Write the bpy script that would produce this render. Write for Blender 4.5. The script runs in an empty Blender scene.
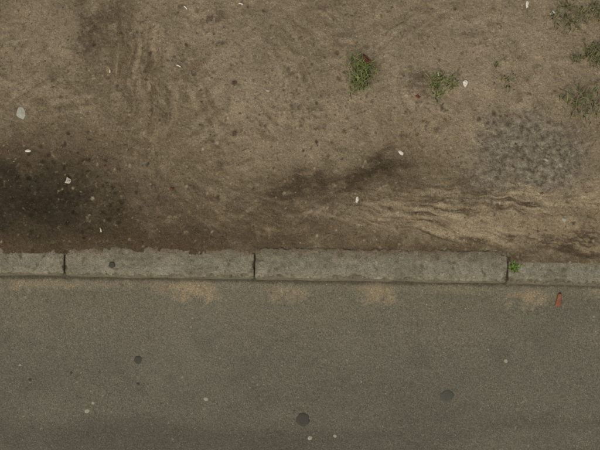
import bpy, math, random
import numpy as np
random.seed(3)
rng = np.random.default_rng(11)
S = 0.005            # metres per photo unit
TH = math.radians(0.9)
CT, ST = math.cos(TH), math.sin(TH)
KH = 0.10            # kerb height
CAMH = 8.0
GAIN = np.array([0.88, 0.87, 0.92])

def W(u, v, z=KH):
    f = S*(CAMH-z)/CAMH
    a, b = (u-300)*f, (225-v)*f
    return a*CT - b*ST, a*ST + b*CT
def UV(x, y, z=KH):
    f = S*(CAMH-z)/CAMH
    a = x*CT + y*ST
    b = -x*ST + y*CT
    return 300+a/f, 225-b/f
def lin(c):
    c = np.array(c, float)/255
    c = np.where(c <= 0.04045, c/12.92, ((c+0.055)/1.055)**2.4)
    return c/GAIN

# ---------------------------------------------------------------- noise
def perlin(x, y, seed):
    r = np.random.default_rng(seed)
    ang = r.random((256, 256))*2*np.pi
    gx, gy = np.cos(ang), np.sin(ang)
    xi = np.floor(x).astype(np.int64); yi = np.floor(y).astype(np.int64)
    xf = x-xi; yf = y-yi
    u = xf*xf*xf*(xf*(xf*6-15)+10); v = yf*yf*yf*(yf*(yf*6-15)+10)
    x0 = xi & 255; x1 = (xi+1) & 255; y0 = yi & 255; y1 = (yi+1) & 255
    n00 = gx[x0, y0]*xf + gy[x0, y0]*yf
    n10 = gx[x1, y0]*(xf-1) + gy[x1, y0]*yf
    n01 = gx[x0, y1]*xf + gy[x0, y1]*(yf-1)
    n11 = gx[x1, y1]*(xf-1) + gy[x1, y1]*(yf-1)
    a = n00+u*(n10-n00); b = n01+u*(n11-n01)
    return (a+v*(b-a))*1.5
def fbm(x, y, size, octv, seed, gain=0.5):
    t = 0; amp = 1; f = 1.0/size; s = 0
    for o in range(octv):
        t = t+amp*perlin(x*f+o*17.3, y*f+o*9.1, seed*31+o); s += amp
        amp *= gain; f *= 2.03
    return t/s*1.4
def ss(a, b, x):
    t = np.clip((x-a)/(b-a), 0, 1); return t*t*(3-2*t)
def mix(c, t, m):
    return c*(1-m[..., None])+t*m[..., None]

# ---------------------------------------------------------------- mesh helpers
def axis(lo, hi, step, far):
    core = np.arange(lo, hi+step*0.5, step)
    out = []; p = core[-1]; d = step
    while p < far: d *= 1.35; p += d; out.append(min(p, far))
    inn = []; p = core[0]; d = step
    while p > -far: d *= 1.35; p -= d; inn.append(max(p, -far))
    return np.concatenate([inn[::-1], core, out])
def grid_mesh(name, xs, ys, Z, col, mat, extra=None):
    ny, nx = Z.shape
    X, Y = np.meshgrid(xs, ys)
    co = np.stack([X, Y, Z], -1).reshape(-1, 3)
    idx = np.arange(nx*ny).reshape(ny, nx)
    q = np.stack([idx[:-1, :-1], idx[:-1, 1:], idx[1:, 1:], idx[1:, :-1]], -1).reshape(-1, 4)
    return raw_mesh(name, co, q, col.reshape(-1, 3), mat)
def raw_mesh(name, co, faces, col, mat, smooth=True):
    me = bpy.data.meshes.new(name)
    k = faces.shape[1]; nf = len(faces)
    me.vertices.add(len(co)); me.vertices.foreach_set("co", np.asarray(co, np.float32).ravel())
    me.loops.add(nf*k); me.loops.foreach_set("vertex_index", faces.astype(np.int32).ravel())
    me.polygons.add(nf); me.polygons.foreach_set("loop_start", np.arange(0, nf*k, k, dtype=np.int32))
    me.polygons.foreach_set("use_smooth", np.full(nf, smooth))
    me.update(calc_edges=True)
    if col is not None:
        a = me.attributes.new("tint", 'FLOAT_COLOR', 'POINT')
        c4 = np.ones((len(co), 4), np.float32); c4[:, :3] = col
        a.data.foreach_set("color", c4.ravel())
    me.materials.append(mat)
    ob = bpy.data.objects.new(name, me)
    bpy.context.collection.objects.link(ob)
    return ob

# ---------------------------------------------------------------- materials
class NT:
    def __init__(s, name, rough=0.95, spec=0.15):
        s.m = bpy.data.materials.new(name); s.m.use_nodes = True
        s.t = s.m.node_tree; s.b = s.t.nodes["Principled BSDF"]
        s.b.inputs["Roughness"].default_value = rough
        s.b.inputs["Specular IOR Level"].default_value = spec
        g = s.t.nodes.new("ShaderNodeNewGeometry"); s.pos = g.outputs["Position"]
    def noise(s, scale, detail=3, rough=0.6):
        n = s.t.nodes.new("ShaderNodeTexNoise"); n.inputs["Scale"].default_value = scale
        n.inputs["Detail"].default_value = detail; n.inputs["Roughness"].default_value = rough
        s.t.links.new(s.pos, n.inputs["Vector"]); return n.outputs["Fac"]
    def vor(s, scale):
        n = s.t.nodes.new("ShaderNodeTexVoronoi"); n.inputs["Scale"].default_value = scale
        s.t.links.new(s.pos, n.inputs["Vector"]); return n
    def mr(s, x, a, b, c, d):
        n = s.t.nodes.new("ShaderNodeMapRange"); s.t.links.new(x, n.inputs[0])
        for i, v in enumerate((a, b, c, d)): n.inputs[i+1].default_value = v
        return n.outputs[0]
    def math(s, op, x, y):
        n = s.t.nodes.new("ShaderNodeMath"); n.operation = op
        for i, v in enumerate((x, y)):
            if isinstance(v, (int, float)): n.inputs[i].default_value = v
            else: s.t.links.new(v, n.inputs[i])
        return n.outputs[0]
    def scale(s, c, f):
        n = s.t.nodes.new("ShaderNodeVectorMath"); n.operation = 'SCALE'
        s.t.links.new(c, n.inputs[0]); s.t.links.new(f, n.inputs["Scale"]); return n.outputs[0]
    def mixc(s, f, a, b):
        n = s.t.nodes.new("ShaderNodeMix"); n.data_type = 'RGBA'
        s.t.links.new(f, n.inputs[0])
        for i, v in ((6, a), (7, b)):
            if isinstance(v, (tuple, list, np.ndarray)): n.inputs[i].default_value = (*[float(q) for q in v], 1)
            else: s.t.links.new(v, n.inputs[i])
        return n.outputs[2]
    def attr(s):
        n = s.t.nodes.new("ShaderNodeAttribute"); n.attribute_name = "tint"; return n.outputs["Color"]
    def sep(s, c):
        n = s.t.nodes.new("ShaderNodeSeparateColor"); s.t.links.new(c, n.inputs[0]); return n.outputs
    def bump(s, h, dist, st=1.0):
        n = s.t.nodes.new("ShaderNodeBump"); n.inputs["Distance"].default_value = dist
        n.inputs["Strength"].default_value = st
        s.t.links.new(h, n.inputs["Height"]); s.t.links.new(n.outputs[0], s.b.inputs["Normal"])
    def col(s, c): s.t.links.new(c, s.b.inputs["Base Color"])

def mat_dirt():
    n = NT("dirt", 0.97, 0.1)
    a = n.noise(290, 2, 0.75); b = n.noise(80, 3, 0.7)
    o = n.sep(n.vor(240).outputs["Color"])
    f = n.math('MULTIPLY', n.math('MULTIPLY', n.mr(a, 0.3, 0.7, 0.66, 1.34), n.mr(b, 0.3, 0.7, 0.80, 1.20)),
               n.math('MULTIPLY', n.mr(o[0], 0.93, 0.99, 1.0, 1.45), n.mr(o[1], 0.0, 0.08, 0.60, 1.0)))
    n.col(n.scale(n.attr(), f))
    n.bump(n.math('ADD', a, n.math('MULTIPLY', b, 1.6)), 0.005, 0.9); return n.m
def mat_asphalt():
    n = NT("asphalt", 0.9, 0.2)
    vo = n.vor(230); o = n.sep(vo.outputs["Color"]); a = n.noise(150, 3, 0.75)
    v2 = n.vor(120); o2 = n.sep(v2.outputs["Color"])
    f = n.math('MULTIPLY', n.mr(o[0], 0.0, 1.0, 0.78, 1.21), n.mr(o[1], 0.965, 0.995, 1.0, 1.6))
    f = n.math('MULTIPLY', f, n.mr(a, 0.28, 0.72, 0.64, 1.34))
    sp = n.math('MULTIPLY', n.mr(o2[0], 0.988, 0.992, 0.0, 0.5), n.mr(v2.outputs["Distance"], 0.15, 0.4, 1.0, 0.0))
    f = n.math('MULTIPLY', f, n.math('ADD', sp, 1.0))
    n.col(n.scale(n.attr(), f))
    n.bump(n.math('ADD', n.math('MULTIPLY', vo.outputs["Distance"], -0.6), a), 0.004, 0.7); return n.m
def mat_concrete():
    n = NT("kerb_concrete", 0.92, 0.15)
    a = n.noise(260, 3, 0.7); b = n.noise(60, 4, 0.7)
    o = n.sep(n.vor(220).outputs["Color"])
    f = n.math('MULTIPLY', n.math('MULTIPLY', n.mr(a, 0.3, 0.7, 0.68, 1.32), n.mr(b, 0.3, 0.7, 0.78, 1.22)),
               n.math('MULTIPLY', n.mr(o[0], 0.93, 0.99, 1.0, 1.35), n.mr(o[1], 0.0, 0.07, 0.55, 1.0)))
    n.col(n.scale(n.attr(), f))
    n.bump(n.math('ADD', a, n.math('MULTIPLY', b, 1.6)), 0.006, 1.0); return n.m
def mat_attr(name, var=0.2, sc=300, rough=0.9, spec=0.2):
    n = NT(name, rough, spec)
    n.col(n.scale(n.attr(), n.mr(n.noise(sc, 1, 0.6), 0.3, 0.7, 1-var, 1+var))); return n.m
def mat_plain(name, c, var=0.15, sc=200, rough=0.85, spec=0.25):
    n = NT(name, rough, spec); c = lin(c)
    n.col(n.mixc(n.mr(n.noise(sc, 3, 0.6), 0.3, 0.7, 0, 1), c*(1-var), c*(1+var))); return n.m
M_dirt, M_asph, M_conc = mat_dirt(), mat_asphalt(), mat_concrete()
M_peb = mat_attr("pebble_stone"); M_grass = mat_attr("grass_blade", 0.15, 120, 0.7, 0.3)
def kx(u): return W(u, 266)[0]

# ---------------------------------------------------------------- ground
xs = axis(-1.85, 1.85, 0.0034, 150)
ys = axis(-0.32, 1.30, 0.0034, 150)
X, Y = np.meshgrid(xs, ys)
U, V = UV(X, Y)
jit = fbm(U, V, 22, 4, 61, .6)
cov = np.interp(U[len(ys)//2], [-200, 60, 130, 250, 258, 330, 500, 512, 560, 800], [250.5, 250, 250.5, 252, 250, 250.5, 254.5, 258, 259.5, 261])[None, :]
wa = fbm(U, V, 45, 4, 1); wb = fbm(U, V, 45, 4, 2)
wc = fbm(U, V, 14, 3, 3); wd = fbm(U, V, 14, 3, 4)
Uw = U+16*wa+6*wc; Vw = V+13*wb+5*wd
fine = fbm(U, V, 7, 4, 5, 0.65)
med = fbm(U, V, 28, 5, 6, 0.6)
big = fbm(U, V, 150, 4, 7)
def blob(cu, cv, ru, rv, rot=0, soft=0.6, u=None, v=None):
    u = Uw if u is None else u; v = Vw if v is None else v
    r = math.radians(rot); a = (u-cu)*math.cos(r)+(v-cv)*math.sin(r); b = -(u-cu)*math.sin(r)+(v-cv)*math.cos(r)
    d = np.sqrt((a/ru)**2+(b/rv)**2)
    return 1-ss(1-soft, 1+soft*0.6, d)
C = np.zeros(U.shape+(3,))
C[:] = lin((123, 110, 88))
C = mix(C, lin((138, 124, 102)), ss(-0.1, 0.6, big+0.5*med)*0.8)
C = mix(C, lin((105, 92, 72)), ss(0.0, 0.7, -big+0.6*med)*0.7)
def lay(rgb, m, k): 
    global C
    C = mix(C, lin(rgb), np.clip(m*k, 0, 1))
# broad tone
lay((104, 91, 71), blob(60, 70, 130, 110, 0, .7), .4)
lay((137, 123, 101), blob(35, 45, 45, 45), .5)
lay((140, 126, 104), blob(500, 60, 180, 75), .5)
lay((137, 123, 100), blob(260, 130, 90, 60), .5)
lay((137, 122, 98), blob(440, 140, 70, 40), .35)
lay((90, 77, 58), blob(205, 228, 150, 28, 0, .7), .8)
lay((97, 84, 64), blob(170, 150, 60, 60), .35)
lay((110, 98, 78), blob(330, 30, 150, 45), .2)
# scuffs: faint directional scrapes in varied headings
for k, (deg, sz) in enumerate([(18, 9), (-35, 8), (70, 10), (-8, 7), (48, 6)]):
    r = math.radians(deg); a = U*math.cos(r)+V*math.sin(r); b = -U*math.sin(r)+V*math.cos(r)
    n_ = fbm(a*.16+2*wc, b+3*wa, sz, 3, 200+k, .6); mz = ss(.05, .55, fbm(U, V, 60, 3, 210+k))
    lay((90, 77, 58), ss(.05, .5, n_)*mz, .42)
    lay((150, 136, 112), ss(.05, .5, -n_)*mz, .42)
# vertical scrape streaks, upper left
st = fbm(U+0.10*V+12*wa+2*wd, V*0.15+4*wb, 7, 5, 21, .65)
mk = blob(138, 95, 48, 125, 4, .8)*ss(-.5, .2, med+.2)
lay((86, 73, 54), ss(0.0, 0.55, st)*mk, .7)
lay((149, 133, 107), ss(0.05, 0.55, -st)*mk, .6)
lay((82, 69, 50), blob(122, 60, 9, 60, 2, .9)*ss(-.4, .3, st+.1), .6)
lay((84, 71, 51), blob(157, 75, 9, 45, -4, .9)*ss(-.4, .3, st+.1), .6)
# arcs above the kerb, centre left
th = np.arctan2(V-120, U-300+1e-6); rr = np.hypot((U-310)*0.75, V-110)
st2 = fbm(rr+5*wa, th*20, 6, 5, 22, .65)
mk2 = blob(235, 207, 92, 40, 12, .8)
lay((76, 64, 47), ss(0.0, 0.55, st2)*mk2, .65)
lay((132, 117, 92), ss(0.1, 0.55, -st2)*mk2, .5)
# grey worn patch, right
gp = blob(524, 156, 62, 44, 0, .45)
lay((113, 106, 90), gp, .75)
lay((84, 77, 64), gp*ss(0.0, 0.4, fine), .7)
lay((144, 137, 118), gp*ss(0.05, 0.4, -fine), .6)
# dark damp stains
rough_m = 0.78+0.4*ss(-0.4, 0.5, med)
s1 = blob(42, 203, 122, 62, 4, .6)
lay((74, 63, 47), s1*rough_m, .88)
lay((53, 46, 34), blob(28, 204, 104, 52, 5, .8)*rough_m, .8)
lay((45, 39, 29), blob(10, 195, 66, 36, 0, .9)*rough_m, .55)
lay((70, 60, 45), blob(110, 241, 160, 17)*rough_m, .8)
lay((88, 75, 56), blob(60, 142, 80, 26), .5)
lay((66, 57, 43), blob(88, 32, 20, 34, -10, .8)*rough_m*(.4+.6*ss(-.4, .3, fine)), .7)
lay((74, 63, 48), blob(118, 14, 26, 10, 0, .8)*rough_m, .4)
lay((66, 56, 42), blob(216, 22, 9, 7)*ss(-.4, .2, fine), .7)
# smear in the middle
rag = ss(-0.35, 0.35, fbm(U*0.4+V*0.2, V, 8, 5, 25, .7)+0.1)
lay((90, 77, 57), blob(345, 182, 115, 24, -8, .9), .5)
lay((64, 55, 41), blob(348, 178, 82, 17, -12, 1.0)*(0.15+0.85*rag), .85)
lay((60, 51, 38), blob(376, 170, 38, 14, -10, .9)*(0.2+.8*rag), .7)
lay((72, 62, 46), blob(298, 191, 32, 12, -30, .8)*rag, .7)
lay((84, 72, 55), blob(420, 85, 17, 15, 0, .8)*rag, .7)
lay((86, 75, 57), blob(372, 62, 26, 14, 0, .8)*rag, .5)
lay((90, 77, 58), blob(295, 115, 30, 24, 0, .8)*ss(-.2, .5, fine), .7)
lay((90, 77, 58), blob(415, 125, 28, 26, 0, .8)*ss(-.1, .5, fine), .6)
# wash-out fan, lower right
dx = np.maximum(U-250, 12); ang = (V+3.5*wb+1.6*wd-182)/dx
fan = fbm(ang*85+1.3*wa+.6*wc, np.log(dx)*6.5, 2.6, 6, 31, .68)
fan = fan*0.85+0.38*fbm(U*.25, V-U*.10+6*wb, 6, 4, 33, .65)
hi = 226+(U-350)*0.11
brk = ss(-.4, .35, fbm(U*.5, V, 26, 4, 34, .6)+.05)
mf = ss(340, 400, U+22*wa+10*fan)*ss(184, 202, Vw+5*fan)*(1-ss(hi-10, hi+12, Vw+6*fan))
lay((132, 117, 92), mf, .7)
lay((157, 143, 116), mf*ss(-0.02, 0.32, fan)*(.35+.65*brk), .85)
lay((74, 63, 47), mf*ss(0.05, 0.34, -fan)*(.2+.8*brk), .9)
lay((66, 56, 42), blob(450, 200, 80, 5, 6, .9)*rag, .75)
lay((68, 58, 43), blob(395, 204, 50, 4, 5, .9)*rag, .65)
lay((80, 68, 51), blob(455, 188, 110, 9, 4, .9)*ss(-.2, 0.35, -fan), .75)
# damp strip behind the kerb
kb = ss(-20, -2, V-cov+6*wc)
lay((78, 66, 49), kb*ss(-0.4, 0.4, med+0.25), .75)
lay((136, 121, 96), blob(575, 238, 70, 10, 3)*ss(-.2, .3, fan), .7)
lay((82, 70, 52), blob(450, 245, 90, 9, 2)*ss(-.4, .3, med+.1), .6)
lay((70, 60, 46), blob(575, 247, 35, 5)*rag, .8)
# grit mottling
lay((80, 69, 53), ss(0.25, 0.75, fine+0.25*med), .55)
lay((155, 141, 117), ss(0.3, 0.85, -fine+0.2*big), .5)
C *= (1+0.14*med)[..., None]
# dark specks
def splat(u, v, r, rgb, k):
    x, y = W(u, v); rw = r*S*2.4
    i0, i1 = np.searchsorted(xs, [x-rw, x+rw]); j0, j1 = np.searchsorted(ys, [y-rw, y+rw])
    if i1-i0 < 2 or j1-j0 < 2: return
    sl = (slice(j0, j1), slice(i0, i1))
    e = random.uniform(.45, 1.0); a = random.uniform(0, 3.14)
    du = U[sl]-u; dv = V[sl]-v
    d = np.hypot((du*math.cos(a)+dv*math.sin(a)), (dv*math.cos(a)-du*math.sin(a))/e)
    m = (1-ss(.4, 1.5, d/r+1.1*fine[sl]))*k
    C[sl] = mix(C[sl], lin(rgb), m)
zones = [(235, 40, 110, 40, 330), (75, 90, 65, 70, 260), (290, 112, 55, 36, 190), (150, 30, 50, 40, 120), (480, 60, 130, 60, 70),
         (420, 130, 80, 40, 90), (520, 155, 45, 30, 160), (300, 120, 330, 130, 330), (540, 215, 60, 25, 60),
         (110, 215, 40, 25, 50), (400, 90, 45, 30, 80)]
for cu, cv, su, sv, n in zones:
    for i in range(n):
        r = min(2.8, 0.55+random.expovariate(2.0))
        splat(random.gauss(cu, su), random.gauss(cv, sv), r, random.choice([(64, 55, 42), (74, 63, 48), (56, 49, 38), (84, 71, 53)]), random.uniform(.3, .8))
for i in range(300):
    splat(random.uniform(-60, 660), random.uniform(-20, 245), random.uniform(.7, 1.5), (166, 152, 128), random.uniform(.3, .7))
for i in range(190):
    splat(random.gauss(50, 55), random.gauss(192, 30), random.uniform(1., 2.8), (38, 33, 25), random.uniform(.4, .7))
C = np.clip(C, 0.005, 0.9)
# height
dk = (cov-V)*S
Z = KH-0.001+np.clip(dk, -0.02, 0.06)*0.10 + 0.0045*med*ss(-0.01, 0.08, dk)+0.0036*jit+0.0018*fine
Z += 0.010*big*ss(0.05, 0.5, dk)
Z += 0.0035*mf*np.clip(fan, -.5, .5) + 0.0025*mk*st+0.0025*mk2*st2
Z += 0.003*gp*fine
Z -= 0.07*ss(0.016, 0.040, -dk)
Z = np.where(Y < -0.20, -0.06, Z)
Z = np.where(Y < -7.35, KH, Z)
for uj in (64.4, 254.6, 508):   # soil packed into the joints
    inj = (np.abs(X-kx(uj)) < 0.011) & (Y > -0.262) & (Y < -0.10)
    Z = np.where(inj, np.maximum(Z, KH-0.019+0.005*jit), Z)
    C = np.where(inj[..., None] & (Y < -.14)[..., None], lin((70, 60, 44)), C)
ground = grid_mesh("ground", xs, ys, Z, C, M_dirt)
def zg(x, y):
    i = min(np.searchsorted(xs, x), len(xs)-1); j = min(np.searchsorted(ys, y), len(ys)-1)
    return float(Z[j, i])

# ---------------------------------------------------------------- road
xr = axis(-1.85, 1.85, 0.0048, 150)
yc = np.arange(-1.35, -0.235, 0.0048)
o = []; p = yc[0]; d = .0048
while p > -7.2: d *= 1.3; p -= d; o.append(max(p, -7.2))
yr = np.concatenate([o[::-1], yc])
XR, YR = np.meshgrid(xr, yr)
UR, VR = UV(XR, YR, 0)
ra = fbm(UR, VR, 40, 4, 51); rb = fbm(UR, VR, 9, 4, 52, .65); rc = fbm(UR*0.25, VR, 40, 4, 53); rd = fbm(UR, VR, 130, 3, 54)
CR = np.zeros(UR.shape+(3,)); CR[:] = lin((96, 92, 78))
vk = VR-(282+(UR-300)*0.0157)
def layr(rgb, m, k):
    global CR
    CR = mix(CR, lin(rgb), np.clip(m*k, 0, 1))
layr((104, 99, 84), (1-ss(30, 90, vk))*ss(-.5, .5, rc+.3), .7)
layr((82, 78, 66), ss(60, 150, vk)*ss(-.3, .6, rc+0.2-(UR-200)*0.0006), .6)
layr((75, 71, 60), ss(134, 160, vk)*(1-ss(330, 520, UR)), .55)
layr((106, 102, 87), ss(.1, .7, rd), .4)
layr((83, 79, 67), ss(.1, .7, ra), .4)
gut = 1-ss(2, 20, vk+6*ra)
layr((108, 99, 81), gut*ss(-.4, .4, ra+rb*.5), .45)
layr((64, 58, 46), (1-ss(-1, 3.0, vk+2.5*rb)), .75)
def sand(cu, cv, ru, rv, k):
    d = np.hypot((UR+14*ra-cu)/ru, (VR+8*rb-cv)/rv)
    layr((134, 120, 96), (1-ss(.1, 1.4, d+.6*rb)), k)
for q in [(186, 290, 28, 10, .9), (206, 296, 12, 7, .7), (285, 293, 22, 7, .6), (376, 294, 16, 11, .85), (526, 298, 26, 8, .85), (50, 285, 36, 5, .4), (120, 285, 50, 4, .25),
          (600, 293, 25, 5, .35), (-60, 285, 50, 7, .5), (700, 298, 40, 8, .5), (450, 290, 40, 4, .2), (15, 285, 14, 6, .5)]: sand(*q)
layr((68, 64, 54), ss(.4, .8, rb), .4)
layr((120, 115, 99), ss(.45, .8, -rb), .35)
for i in range(190):
    u, v = random.uniform(-60, 660), random.uniform(285, 500)
    r = random.uniform(.45, .95); x, y = W(u, v, 0); rw = r*S*2.2
    i0, i1 = np.searchsorted(xr, [x-rw, x+rw]); j0, j1 = np.searchsorted(yr, [y-rw, y+rw])
    if i1-i0 < 1 or j1-j0 < 1: continue
    sl = (slice(j0, j1), slice(i0, i1)); d = np.hypot(UR[sl]-u, VR[sl]-v)/r
    CR[sl] = mix(CR[sl], lin((145, 140, 122) if random.random() < .4 else (54, 51, 43)), (1-ss(.5, 1.4, d))*.65)
ZR = 0.0015*rb+0.002*ra+0.002*rd-0.0015+0.006*(1-ss(0, 10, vk+3*ra))
ZR = np.where(VR > 520, -0.001, ZR)
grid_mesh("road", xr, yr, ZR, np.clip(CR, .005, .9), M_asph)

# ---------------------------------------------------------------- kerb stones
def kerb(x0, x1, dy=0.0, dz=0.0, yaw=0.0, step=0.004, seed=1, facing=1, tone=1.0):
    r = 0.013
    prof = []
    yb = -0.262+0.155+dy; yf = -0.262+dy; yfoot = yf-0.024
    zt = KH+dz
    n = max(4, int(0.10/step))
    for k in range(n): t = k/n; prof.append((yfoot+(yf-yfoot)*t, -0.04+(zt-r+0.04)*t))
    for k in range(6): a = math.pi/2*k/5; prof.append((yf+r-r*math.cos(a), zt-r+r*math.sin(a)))
    m = max(4, int(0.135/step))
    for k in range(1, m): t = k/m; prof.append((yf+r+(yb-yf-2*r)*t, zt))
    for k in range(6): a = math.pi/2*k/5; prof.append((yb-r+r*math.sin(a), zt-r+r*math.cos(a)))
    prof.append((yb, -0.04))
    P = np.array(prof); L = x1-x0
    nx = max(8, int(L/step)); re = 0.006
    tx = np.concatenate([re*(1-np.cos(np.linspace(0, math.pi/2, 5))), np.linspace(re, L-re, nx)[1:-1], L-re*(1-np.cos(np.linspace(math.pi/2, 0, 5)))])
    e = np.minimum(tx, L-tx); q = np.clip(1-e/re, 0, 1); ins = re*(1-np.sqrt(np.clip(1-q*q, 0, 1)))
    cy = (yf+yb)/2; cz = zt-0.06
    PX = np.repeat(tx[:, None]+x0, len(P), 1)
    sy = (1-ins/0.078)[:, None]
    PY = cy+(P[None, :, 0]-cy)*sy
    PZ = np.where(P[None, :, 1] > cz, cz+(P[None, :, 1]-cz)*(1-ins/0.06)[:, None], P[None, :, 1])
    s = 1/S
    arc = np.cumsum(np.r_[0, np.hypot(*np.diff(P, axis=0).T)])[None, :]*np.ones_like(PX)
    n1 = fbm(PX*s, arc*s, 8, 5, 70+seed, .65); n2 = fbm(PX*s, arc*s+40, 40, 4, 90+seed, .6)
    edge = np.exp(-((PY-yf)/0.015)**2)*(PZ > 0.05)+0.8*np.exp(-((PY-yb)/0.014)**2)+0.9*np.exp(-(np.minimum(PX-x0, x1-PX)/0.020)**2)
    edge = np.clip(edge, 0, 1)
    chip = np.clip(n1*1.3+0.12+0.8*n2, 0, 1)*edge
    PZ = PZ-0.017*chip*(PZ > 0.02)+0.0028*n1+0.004*n2
    PY = PY+(cy-PY)*0.19*chip+0.007*n2*(np.abs(PY-cy) > .05)
    PX = PX + (x0+L/2-PX)/L*2*0.007*np.clip(n1+.1+.5*n2, 0, 1)*np.exp(-(np.minimum(PX-x0, x1-PX)/0.008)**2)
    if yaw:
        xm = (x0+x1)/2; PY = PY+(PX-xm)*yaw
    u, v = UV(PX, PY)
    a = fbm(u, v, 30, 4, 101, .6); b = fbm(u, v, 8, 4, 102, .65)
    K = np.zeros(PX.shape+(3,)); K[:] = lin((133, 126, 107))*tone
    K = mix(K, lin((151, 144, 123)), ss(0, .6, a)*.65)
    K = mix(K, lin((108, 101, 83)), ss(0, .6, -a)*.6)
    K = mix(K, lin((88, 80, 64)), ss(.15, .65, b)*.65)
    K = mix(K, lin((164, 157, 136)), ss(.3, .7, -b)*.45)
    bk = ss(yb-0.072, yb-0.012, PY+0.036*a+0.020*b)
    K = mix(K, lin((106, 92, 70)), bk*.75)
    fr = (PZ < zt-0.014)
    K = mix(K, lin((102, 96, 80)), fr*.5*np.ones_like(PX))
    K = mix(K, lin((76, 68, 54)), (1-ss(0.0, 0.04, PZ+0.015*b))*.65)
    en = np.exp(-(np.minimum(PX-x0, x1-PX)/0.012)**2)
    K = mix(K, lin((92, 83, 65)), np.clip(en*(.4+b), 0, 1)*.7)
    K = mix(K, lin((94, 87, 70)), chip*.55)
    if facing < 0: PY = -7.46-PY
    ni, nj = PX.shape
    co = np.stack([PX, PY, PZ], -1).reshape(-1, 3)
    idx = np.arange(ni*nj).reshape(ni, nj)
    f = np.stack([idx[:-1, :-1], idx[1:, :-1], idx[1:, 1:], idx[:-1, 1:]], -1).reshape(-1, 4)
    caps = []
    for row, fl in ((0, 1), (ni-1, 0)):
        for k in range(nj//2-1):
            qd = [idx[row, k], idx[row, k+1], idx[row, nj-2-k], idx[row, nj-1-k]]
            caps.append(qd if fl else qd[::-1])
    f = np.concatenate([f, np.array(caps)])
    if facing < 0: f = f[:, ::-1]
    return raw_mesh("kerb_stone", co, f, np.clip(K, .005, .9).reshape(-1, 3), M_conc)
kerb(kx(65.1), kx(254.0), dy=-0.001, seed=1)
kerb(kx(255.2), kx(507.4), dy=0.001, dz=0.005, seed=2, tone=1.0)
kerb(kx(508.6), kx(742), dy=-0.005, dz=-0.004, seed=3)
kerb(kx(-185), kx(63.7), dy=0.001, dz=-0.002, yaw=0.001, seed=4)
xx = kx(743.5); 
for i in range(9): kerb(xx, xx+1.2, step=.012, seed=5+i); xx += 1.207
xx = kx(-186.5)
for i in range(9): kerb(xx-1.2, xx, step=.012, seed=15+i); xx -= 1.207
xx = -10.9
for i in range(18): kerb(xx, xx+1.2, step=.02, seed=25+i, facing=-1); xx += 1.207

# ---------------------------------------------------------------- gravel
phi = (1+5**.5)/2
ico = np.array([(-1, phi, 0), (1, phi, 0), (-1, -phi, 0), (1, -phi, 0), (0, -1, phi), (0, 1, phi), (0, -1, -phi), (0, 1, -phi), (phi, 0, -1), (phi, 0, 1), (-phi, 0, -1), (-phi, 0, 1)])/1.9
icf = np.array([(0, 11, 5), (0, 5, 1), (0, 1, 7), (0, 7, 10), (0, 10, 11), (1, 5, 9), (5, 11, 4), (11, 10, 2), (10, 7, 6), (7, 1, 8), (3, 9, 4), (3, 4, 2), (3, 2, 6), (3, 6, 8), (3, 8, 9), (4, 9, 5), (2, 4, 11), (6, 2, 10), (8, 6, 7), (9, 8, 1)])
def gravel(name, pts, pal):
    cos, fs, cs = [], [], []
    for k, (x, y, z, r) in enumerate(pts):
        a = random.uniform(0, 6.28); s = np.array([r, r*random.uniform(.55, 1), r*random.uniform(.35, .7)])
        p = ico*(1+rng.uniform(-.2, .2, (12, 1)))*s
        p = np.stack([p[:, 0]*math.cos(a)-p[:, 1]*math.sin(a), p[:, 0]*math.sin(a)+p[:, 1]*math.cos(a), p[:, 2]], -1)
        cos.append(p+(x, y, z+s[2]*.3)); fs.append(icf+12*k)
        cs.append(np.tile(lin(random.choice(pal))*random.uniform(.75, 1.2), (12, 1)))
    raw_mesh(name, np.concatenate(cos), np.concatenate(fs), np.clip(np.concatenate(cs), 0, .9), M_peb, False)
pts = []
for i in range(6500):
    u, v = random.uniform(-70, 670), random.uniform(-50, 246)
    if random.random() < .35: u, v = random.gauss(520, 50), random.gauss(160, 35)
    if v > 246: continue
    x, y = W(u, v); pts.append((x, y, zg(x, y), min(.006, .0010+random.expovariate(1/.0006))))
gravel("gravel", pts, [(125, 112, 90), (96, 84, 64), (74, 64, 50), (150, 138, 115), (112, 96, 72), (64, 56, 45), (104, 96, 82)])
pts = []
for i in range(800):
    u = random.uniform(-70, 670); v = 282+(u-300)*.0157+1.5+random.expovariate(1/7 if random.random() < .85 else 1/80)
    x, y = W(u, v, 0); pts.append((x, y, 0.001, min(.0035, .001+random.expovariate(1/.0005))))
for i in range(1000):
    u = random.uniform(-70, 670); v = np.interp(u, [-70, 250, 256, 506, 512, 670], [251, 253, 249, 254, 258, 260])+random.expovariate(1/5)
    if v < 272:
        x, y = W(u, v); pts.append((x, y, KH+np.interp(u, [254, 255, 507, 508], [0, .005, .005, -.003]), .001+random.expovariate(1/.0006)))
gravel("gravel", pts, [(122, 110, 88), (100, 90, 70), (76, 68, 54), (132, 124, 104)])

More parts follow.
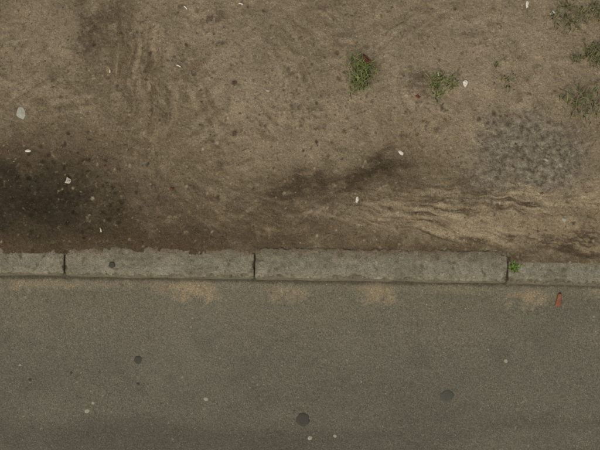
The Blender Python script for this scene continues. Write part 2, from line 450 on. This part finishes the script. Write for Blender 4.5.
# ---------------------------------------------------------------- grass
def tuft(name, u, v, rad, n, pal, lmin=.6, z=None, flat=.55, wid=.0020, cores=1):
    x0, y0 = W(u, v); R = rad*S
    cos, fs, cs = [], [], []; k = 0
    cc = [(random.gauss(0, R*.4), random.gauss(0, R*.35)) for _ in range(cores)] if cores > 1 else [(0, 0)]
    for i in range(n):
        cx, cy = random.choice(cc)
        bx = x0+cx+random.gauss(0, R*.24); by = y0+cy+random.gauss(0, R*.22)
        zb = (zg(bx, by) if z is None else z)-.003
        a = random.uniform(0, 6.28)
        L = R*random.uniform(lmin, 1.25)*(.62 if cores > 1 else 1); lean = random.uniform(.2, 1.0)
        w = wid*random.uniform(.5, 1.3); c = lin(random.choice(pal))*random.uniform(.7, 1.3)
        turn = random.uniform(-.9, .9); px, py, pz = bx, by, zb
        seg = 5
        for s in range(seg+1):
            t = s/seg; ww = w*(1-t**1.6)+.0002
            aa = a+turn*t
            cos += [(px-math.sin(aa)*ww, py+math.cos(aa)*ww, pz), (px+math.sin(aa)*ww, py-math.cos(aa)*ww, pz+.0004)]
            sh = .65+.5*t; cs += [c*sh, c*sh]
            el = (1-t*1.25*lean)*1.25*flat*2-.15
            dl = L/seg
            px += math.cos(aa)*math.cos(el)*dl; py += math.sin(aa)*math.cos(el)*dl; pz += math.sin(el)*dl
            pz = max(pz, zb+.004)
            if s: fs.append((k+2*s-2, k+2*s-1, k+2*s+1, k+2*s))
        k += 2*(seg+1)
    raw_mesh(name, np.array(cos), np.array(fs), np.clip(np.array(cs), 0, .9), M_grass)
G1 = [(104, 118, 58), (90, 106, 50), (120, 128, 70), (78, 92, 44), (128, 120, 80)]
G2 = [(96, 104, 56), (84, 94, 50), (110, 110, 68), (120, 110, 80), (74, 86, 44), (110, 98, 70)]
tuft("grass_tuft", 362, 78, 19, 260, G1, cores=6)
tuft("grass_tuft", 440, 86, 14, 150, G1, cores=4)
tuft("grass_tuft", 565, 16, 19, 110, G2, cores=8)
tuft("grass_tuft", 599, 8, 18, 150, G2, cores=6)
tuft("grass_tuft", 590, 57, 19, 170, G2, cores=7)
tuft("grass_tuft", 586, 104, 24, 120, G2, cores=10)
tuft("grass_tuft", 502, 86, 14, 36, G2, cores=4)
tuft("grass_tuft", 497, 64, 8, 14, G2)
tuft("grass_tuft", 650, 80, 26, 220, G2, cores=7)
tuft("weed", 514, 267, 7.5, 70, [(104, 128, 54), (90, 114, 46)], z=KH-.01, wid=.0028)

# ---------------------------------------------------------------- litter and marks
def top(u, v):
    vk_ = 282+(u-300)*.0157
    if v > vk_: 
        x, y = W(u, v, 0); return x, y, .001
    if v > 252: 
        x, y = W(u, v); return x, y, KH+.003
    x, y = W(u, v); return x, y, zg(x, y)+.002
def scrap(name, u, v, ru, rv, rot, mat, lift=.003, n=11, jag=.25):
    x, y, z = top(u, v); r = math.radians(-rot)
    vs = [(x, y, z+lift)]; rings = 3
    rad = [random.uniform(1-jag, 1+jag*.4) for _ in range(n)]
    for k in range(1, rings+1):
        for i in range(n):
            a = 2*math.pi*i/n; q = k/rings*rad[i]
            px, py = ru*S*q*math.cos(a), rv*S*q*math.sin(a)
            vs.append((x+px*math.cos(r)-py*math.sin(r), y+px*math.sin(r)+py*math.cos(r), z+lift*random.uniform(.3, 1.7)*(1.15-.75*k/rings)))
    f = []
    for i in range(n):
        j = (i+1) % n; f.append((0, 1+i, 1+j, 1+j))
        for k in range(1, rings): f.append((1+(k-1)*n+i, 1+k*n+i, 1+k*n+j, 1+(k-1)*n+j))
    me = bpy.data.meshes.new(name); me.from_pydata(vs, [], [q[:3] if q[2] == q[3] else q for q in f])
    me.materials.append(mat); ob = bpy.data.objects.new(name, me); bpy.context.collection.objects.link(ob)
    return ob
def gum(u, v, r, mat, e=.9):
    x, y, z = top(u, v); n = 30; f = []
    ph = random.uniform(0, 6)
    if z < .05: 
        i = min(np.searchsorted(xr, x), len(xr)-1); j = min(np.searchsorted(yr, y), len(yr)-1); z = float(ZR[j, i])
    vs = [(x, y, z+.0016)]
    for k, (q, h) in enumerate([(.55, .0016), (.88, .0013), (1.0, -.002)]):
        for i in range(n):
            a = 2*math.pi*i/n; rr = r*S*q*(1+.07*math.sin(2*a+ph)+.05*math.sin(5*a+ph*2)+.04*math.sin(9*a+ph*3)+random.uniform(-.03, .03))
            vs.append((x+rr*math.cos(a), y+rr*e*math.sin(a), z+h))
    for i in range(n):
        j = (i+1) % n; f.append((0, 1+i, 1+j))
        for k in range(2): f.append((1+k*n+i, 1+(k+1)*n+i, 1+(k+1)*n+j, 1+k*n+j))
    me = bpy.data.meshes.new("chewing_gum"); me.from_pydata(vs, [], f); me.materials.append(mat)
    for p in me.polygons: p.use_smooth = True
    ob = bpy.data.objects.new("chewing_gum", me); bpy.context.collection.objects.link(ob)
def butt(u, v, ang, mats, L=.024, r=.0034):
    x, y, z = top(u, v); n = 10; a = math.radians(-ang); vs = []; f = []; mi = []
    st = [(0, .8), (.02, 1), (.4, 1.02), (.42, .97), (.7, .93), (.93, 1.0), (1, .6)]
    for k, (t, q) in enumerate(st):
        for i in range(n):
            b = 2*math.pi*i/n; lx = (t-.5)*L; ly = r*q*math.cos(b)+(.0012*math.sin(t*5)); lz = r*.85*q*math.sin(b)
            vs.append((x+lx*math.cos(a)-ly*math.sin(a), y+lx*math.sin(a)+ly*math.cos(a), z+r*.7+lz))
    for k in range(len(st)-1):
        for i in range(n):
            j = (i+1) % n; f.append((k*n+i, k*n+j, (k+1)*n+j, (k+1)*n+i)); mi.append(0 if k < 3 else (2 if k == 5 else 1))
    f.append(tuple(range(n))[::-1]); mi.append(1); f.append(tuple(range(n*(len(st)-1), n*len(st)))); mi.append(2)
    me = bpy.data.meshes.new("cigarette_butt"); me.from_pydata(vs, [], f)
    for m in mats: me.materials.append(m)
    for p, q in zip(me.polygons, mi): p.material_index = q; p.use_smooth = True
    ob = bpy.data.objects.new("cigarette_butt", me); bpy.context.collection.objects.link(ob)
M_pap = mat_plain("paper", (196, 190, 176)); M_pap2 = mat_plain("dirty_paper", (160, 152, 136)); M_gry = mat_plain("grey_card", (150, 148, 134), .1)
M_fil = mat_plain("filter_tan", (172, 138, 94)); M_ash = mat_plain("ash", (58, 54, 48)); M_leaf = mat_plain("dry_leaf", (98, 62, 44), .3)
M_gd = mat_plain("gum_dark", (64, 62, 53), .3, 260); M_gb = mat_plain("gum_grey", (72, 72, 64), .3, 260); M_gp = mat_plain("gum_pale", (138, 133, 116), .2, 300)
M_brk = mat_plain("brick_red", (122, 78, 56), .35); M_wood = mat_plain("twig_brown", (84, 66, 46), .2)
scrap("cardboard_scrap", 21, 113, 6, 6.5, 20, M_gry, .004, 8, .35)
scrap("paper_scrap", 69, 181, 4, 5, 0, M_pap2, .006, 9, .5)
scrap("paper_scrap", 465, 84, 3., 3.8, 10, M_pap, .005, 9, .4)
scrap("paper_scrap", 401, 153, 3.3, 1.7, 35, M_pap, .004)
scrap("paper_scrap", 28, 151, 3.2, 1.3, 0, M_pap, .003)
scrap("paper_scrap", 357, 200, 1.6, 3.2, 10, M_pap, .003)
scrap("paper_scrap", 527, 5, 1.6, 4, 5, M_pap, .003)
scrap("paper_scrap", 552, 13, 3, 1.8, -30, M_pap, .004)
scrap("paper_scrap", 268, 91, 2, 1.4, 0, M_pap2, .003)
scrap("paper_scrap", 564, 220, 2.6, 1.6, 20, M_gry, .003)
scrap("paper_scrap", 546, 160, 2.4, 1.4, 20, M_gry, .003)
for q in [(179, 66, 20), (110, 71, 80), (438, 74, 75), (101, 230, 70), (186, 8, 40), (241, 4, 10)]: butt(*q, (M_fil if q[0] in (110, 101) else M_pap, M_pap, M_ash))
scrap("dead_leaf", 366, 60, 6, 4, 60, M_leaf, .012, 10, .4)
scrap("dead_leaf", 172, 189, 3, 2, 30, M_leaf, .006, 9, .4)
scrap("dead_leaf", 418, 97, 3, 2, 30, M_leaf, .006, 9, .4)
for q in [(138, 360, 4.8, M_gd), (303, 420, 8, M_gd), (447, 396, 7.4, M_gb), (112, 265, 3.4, M_gd), (71, 373, 1.8, M_gd), (30, 380, 1.8, M_gd), (138, 384, 1.8, M_gd),
          (206, 399, 2.4, M_gp), (87, 411, 2.6, M_gp), (310, 438, 2.6, M_gp), (335, 436, 2.0, M_gp), (93, 403, 1.8, M_gp), (506, 361, 2.2, M_gp), (20, 365, 1.4, M_gp)]: gum(*q)
# red-brown brick fragment in the gutter
import bmesh
bx, by, bz = top(558.5, 300)
me = bpy.data.meshes.new("brick_fragment"); ob = bpy.data.objects.new("brick_fragment", me); bpy.context.collection.objects.link(ob)
bm = bmesh.new(); bmesh.ops.create_cube(bm, size=1); bmesh.ops.subdivide_edges(bm, edges=bm.edges[:], cuts=4, use_grid_fill=True)
for v_ in bm.verts:
    c = v_.co; k = 1-.35*max(0, (c.length-.5))
    c *= k*random.uniform(.86, 1.08)
    c.x *= .023*(1-.7*c.y); c.y *= .064; c.z *= .014; c.x += .16*c.y
    c.z += .005
bm.to_mesh(me); bm.free(); me.materials.append(M_brk); ob.location = (bx, by, bz)
# twigs / straw
def twig(u, v, L, ang):
    x, y, z = top(u, v); a = math.radians(-ang); vs = []; f = []; n = 5; segs = 7; bend = random.uniform(-.15, .15)
    for k in range(segs+1):
        t = k/segs; lx = (t-.5)*L; ly = bend*L*math.sin(t*3.14)+random.uniform(-.0006, .0006); r = .0013*(1-.5*t)
        for i in range(n):
            b = 6.283*i/n; yy = ly+r*math.cos(b)
            vs.append((x+lx*math.cos(a)-yy*math.sin(a), y+lx*math.sin(a)+yy*math.cos(a), z+.001+r*math.sin(b)))
    for k in range(segs):
        for i in range(n): j = (i+1) % n; f.append((k*n+i, k*n+j, (k+1)*n+j, (k+1)*n+i))
    me = bpy.data.meshes.new("twig"); me.from_pydata(vs, [], f); me.materials.append(M_wood)
    o = bpy.data.objects.new("twig", me); bpy.context.collection.objects.link(o)
for q in [(100, 226, .05, 75), (300, 175, .05, 20), (420, 190, .06, 8), (150, 120, .05, 60), (470, 210, .06, 10), (245, 150, .04, -20), (330, 235, .05, 5)]: twig(*q)

# ---------------------------------------------------------------- light
sc = bpy.context.scene
w = bpy.data.worlds.new("World"); sc.world = w; w.use_nodes = True
nt = w.node_tree; bg = nt.nodes["Background"]; sky = nt.nodes.new("ShaderNodeTexSky"); sky.sky_type = 'NISHITA'
sky.sun_disc = False; EL, AZ = 55, 200
sky.sun_elevation = math.radians(EL); sky.sun_rotation = math.radians(AZ); sky.dust_density = 5; sky.air_density = 1.0; sky.ozone_density = 0.5
nt.links.new(sky.outputs[0], bg.inputs[0]); bg.inputs[1].default_value = 0.108
sd = bpy.data.lights.new("sun", 'SUN'); sd.energy = 1.35; sd.angle = math.radians(22); sd.color = (1, .94, .84)
so = bpy.data.objects.new("sun", sd); bpy.context.collection.objects.link(so)
from mathutils import Vector
d = Vector((math.sin(math.radians(AZ))*math.cos(math.radians(EL)), math.cos(math.radians(AZ))*math.cos(math.radians(EL)), math.sin(math.radians(EL))))
so.rotation_euler = d.to_track_quat('Z', 'Y').to_euler(); so.location = d*20
cd = bpy.data.cameras.new("camera"); co = bpy.data.objects.new("camera", cd); bpy.context.collection.objects.link(co)
co.location = (0, 0, CAMH); co.rotation_euler = (0, 0, TH); cd.sensor_width = 36; cd.lens = 36*CAMH/3.0; cd.clip_end = 600
sc.camera = co
sc.view_settings.view_transform = 'Standard'; sc.view_settings.look = 'None'; sc.view_settings.exposure = 0
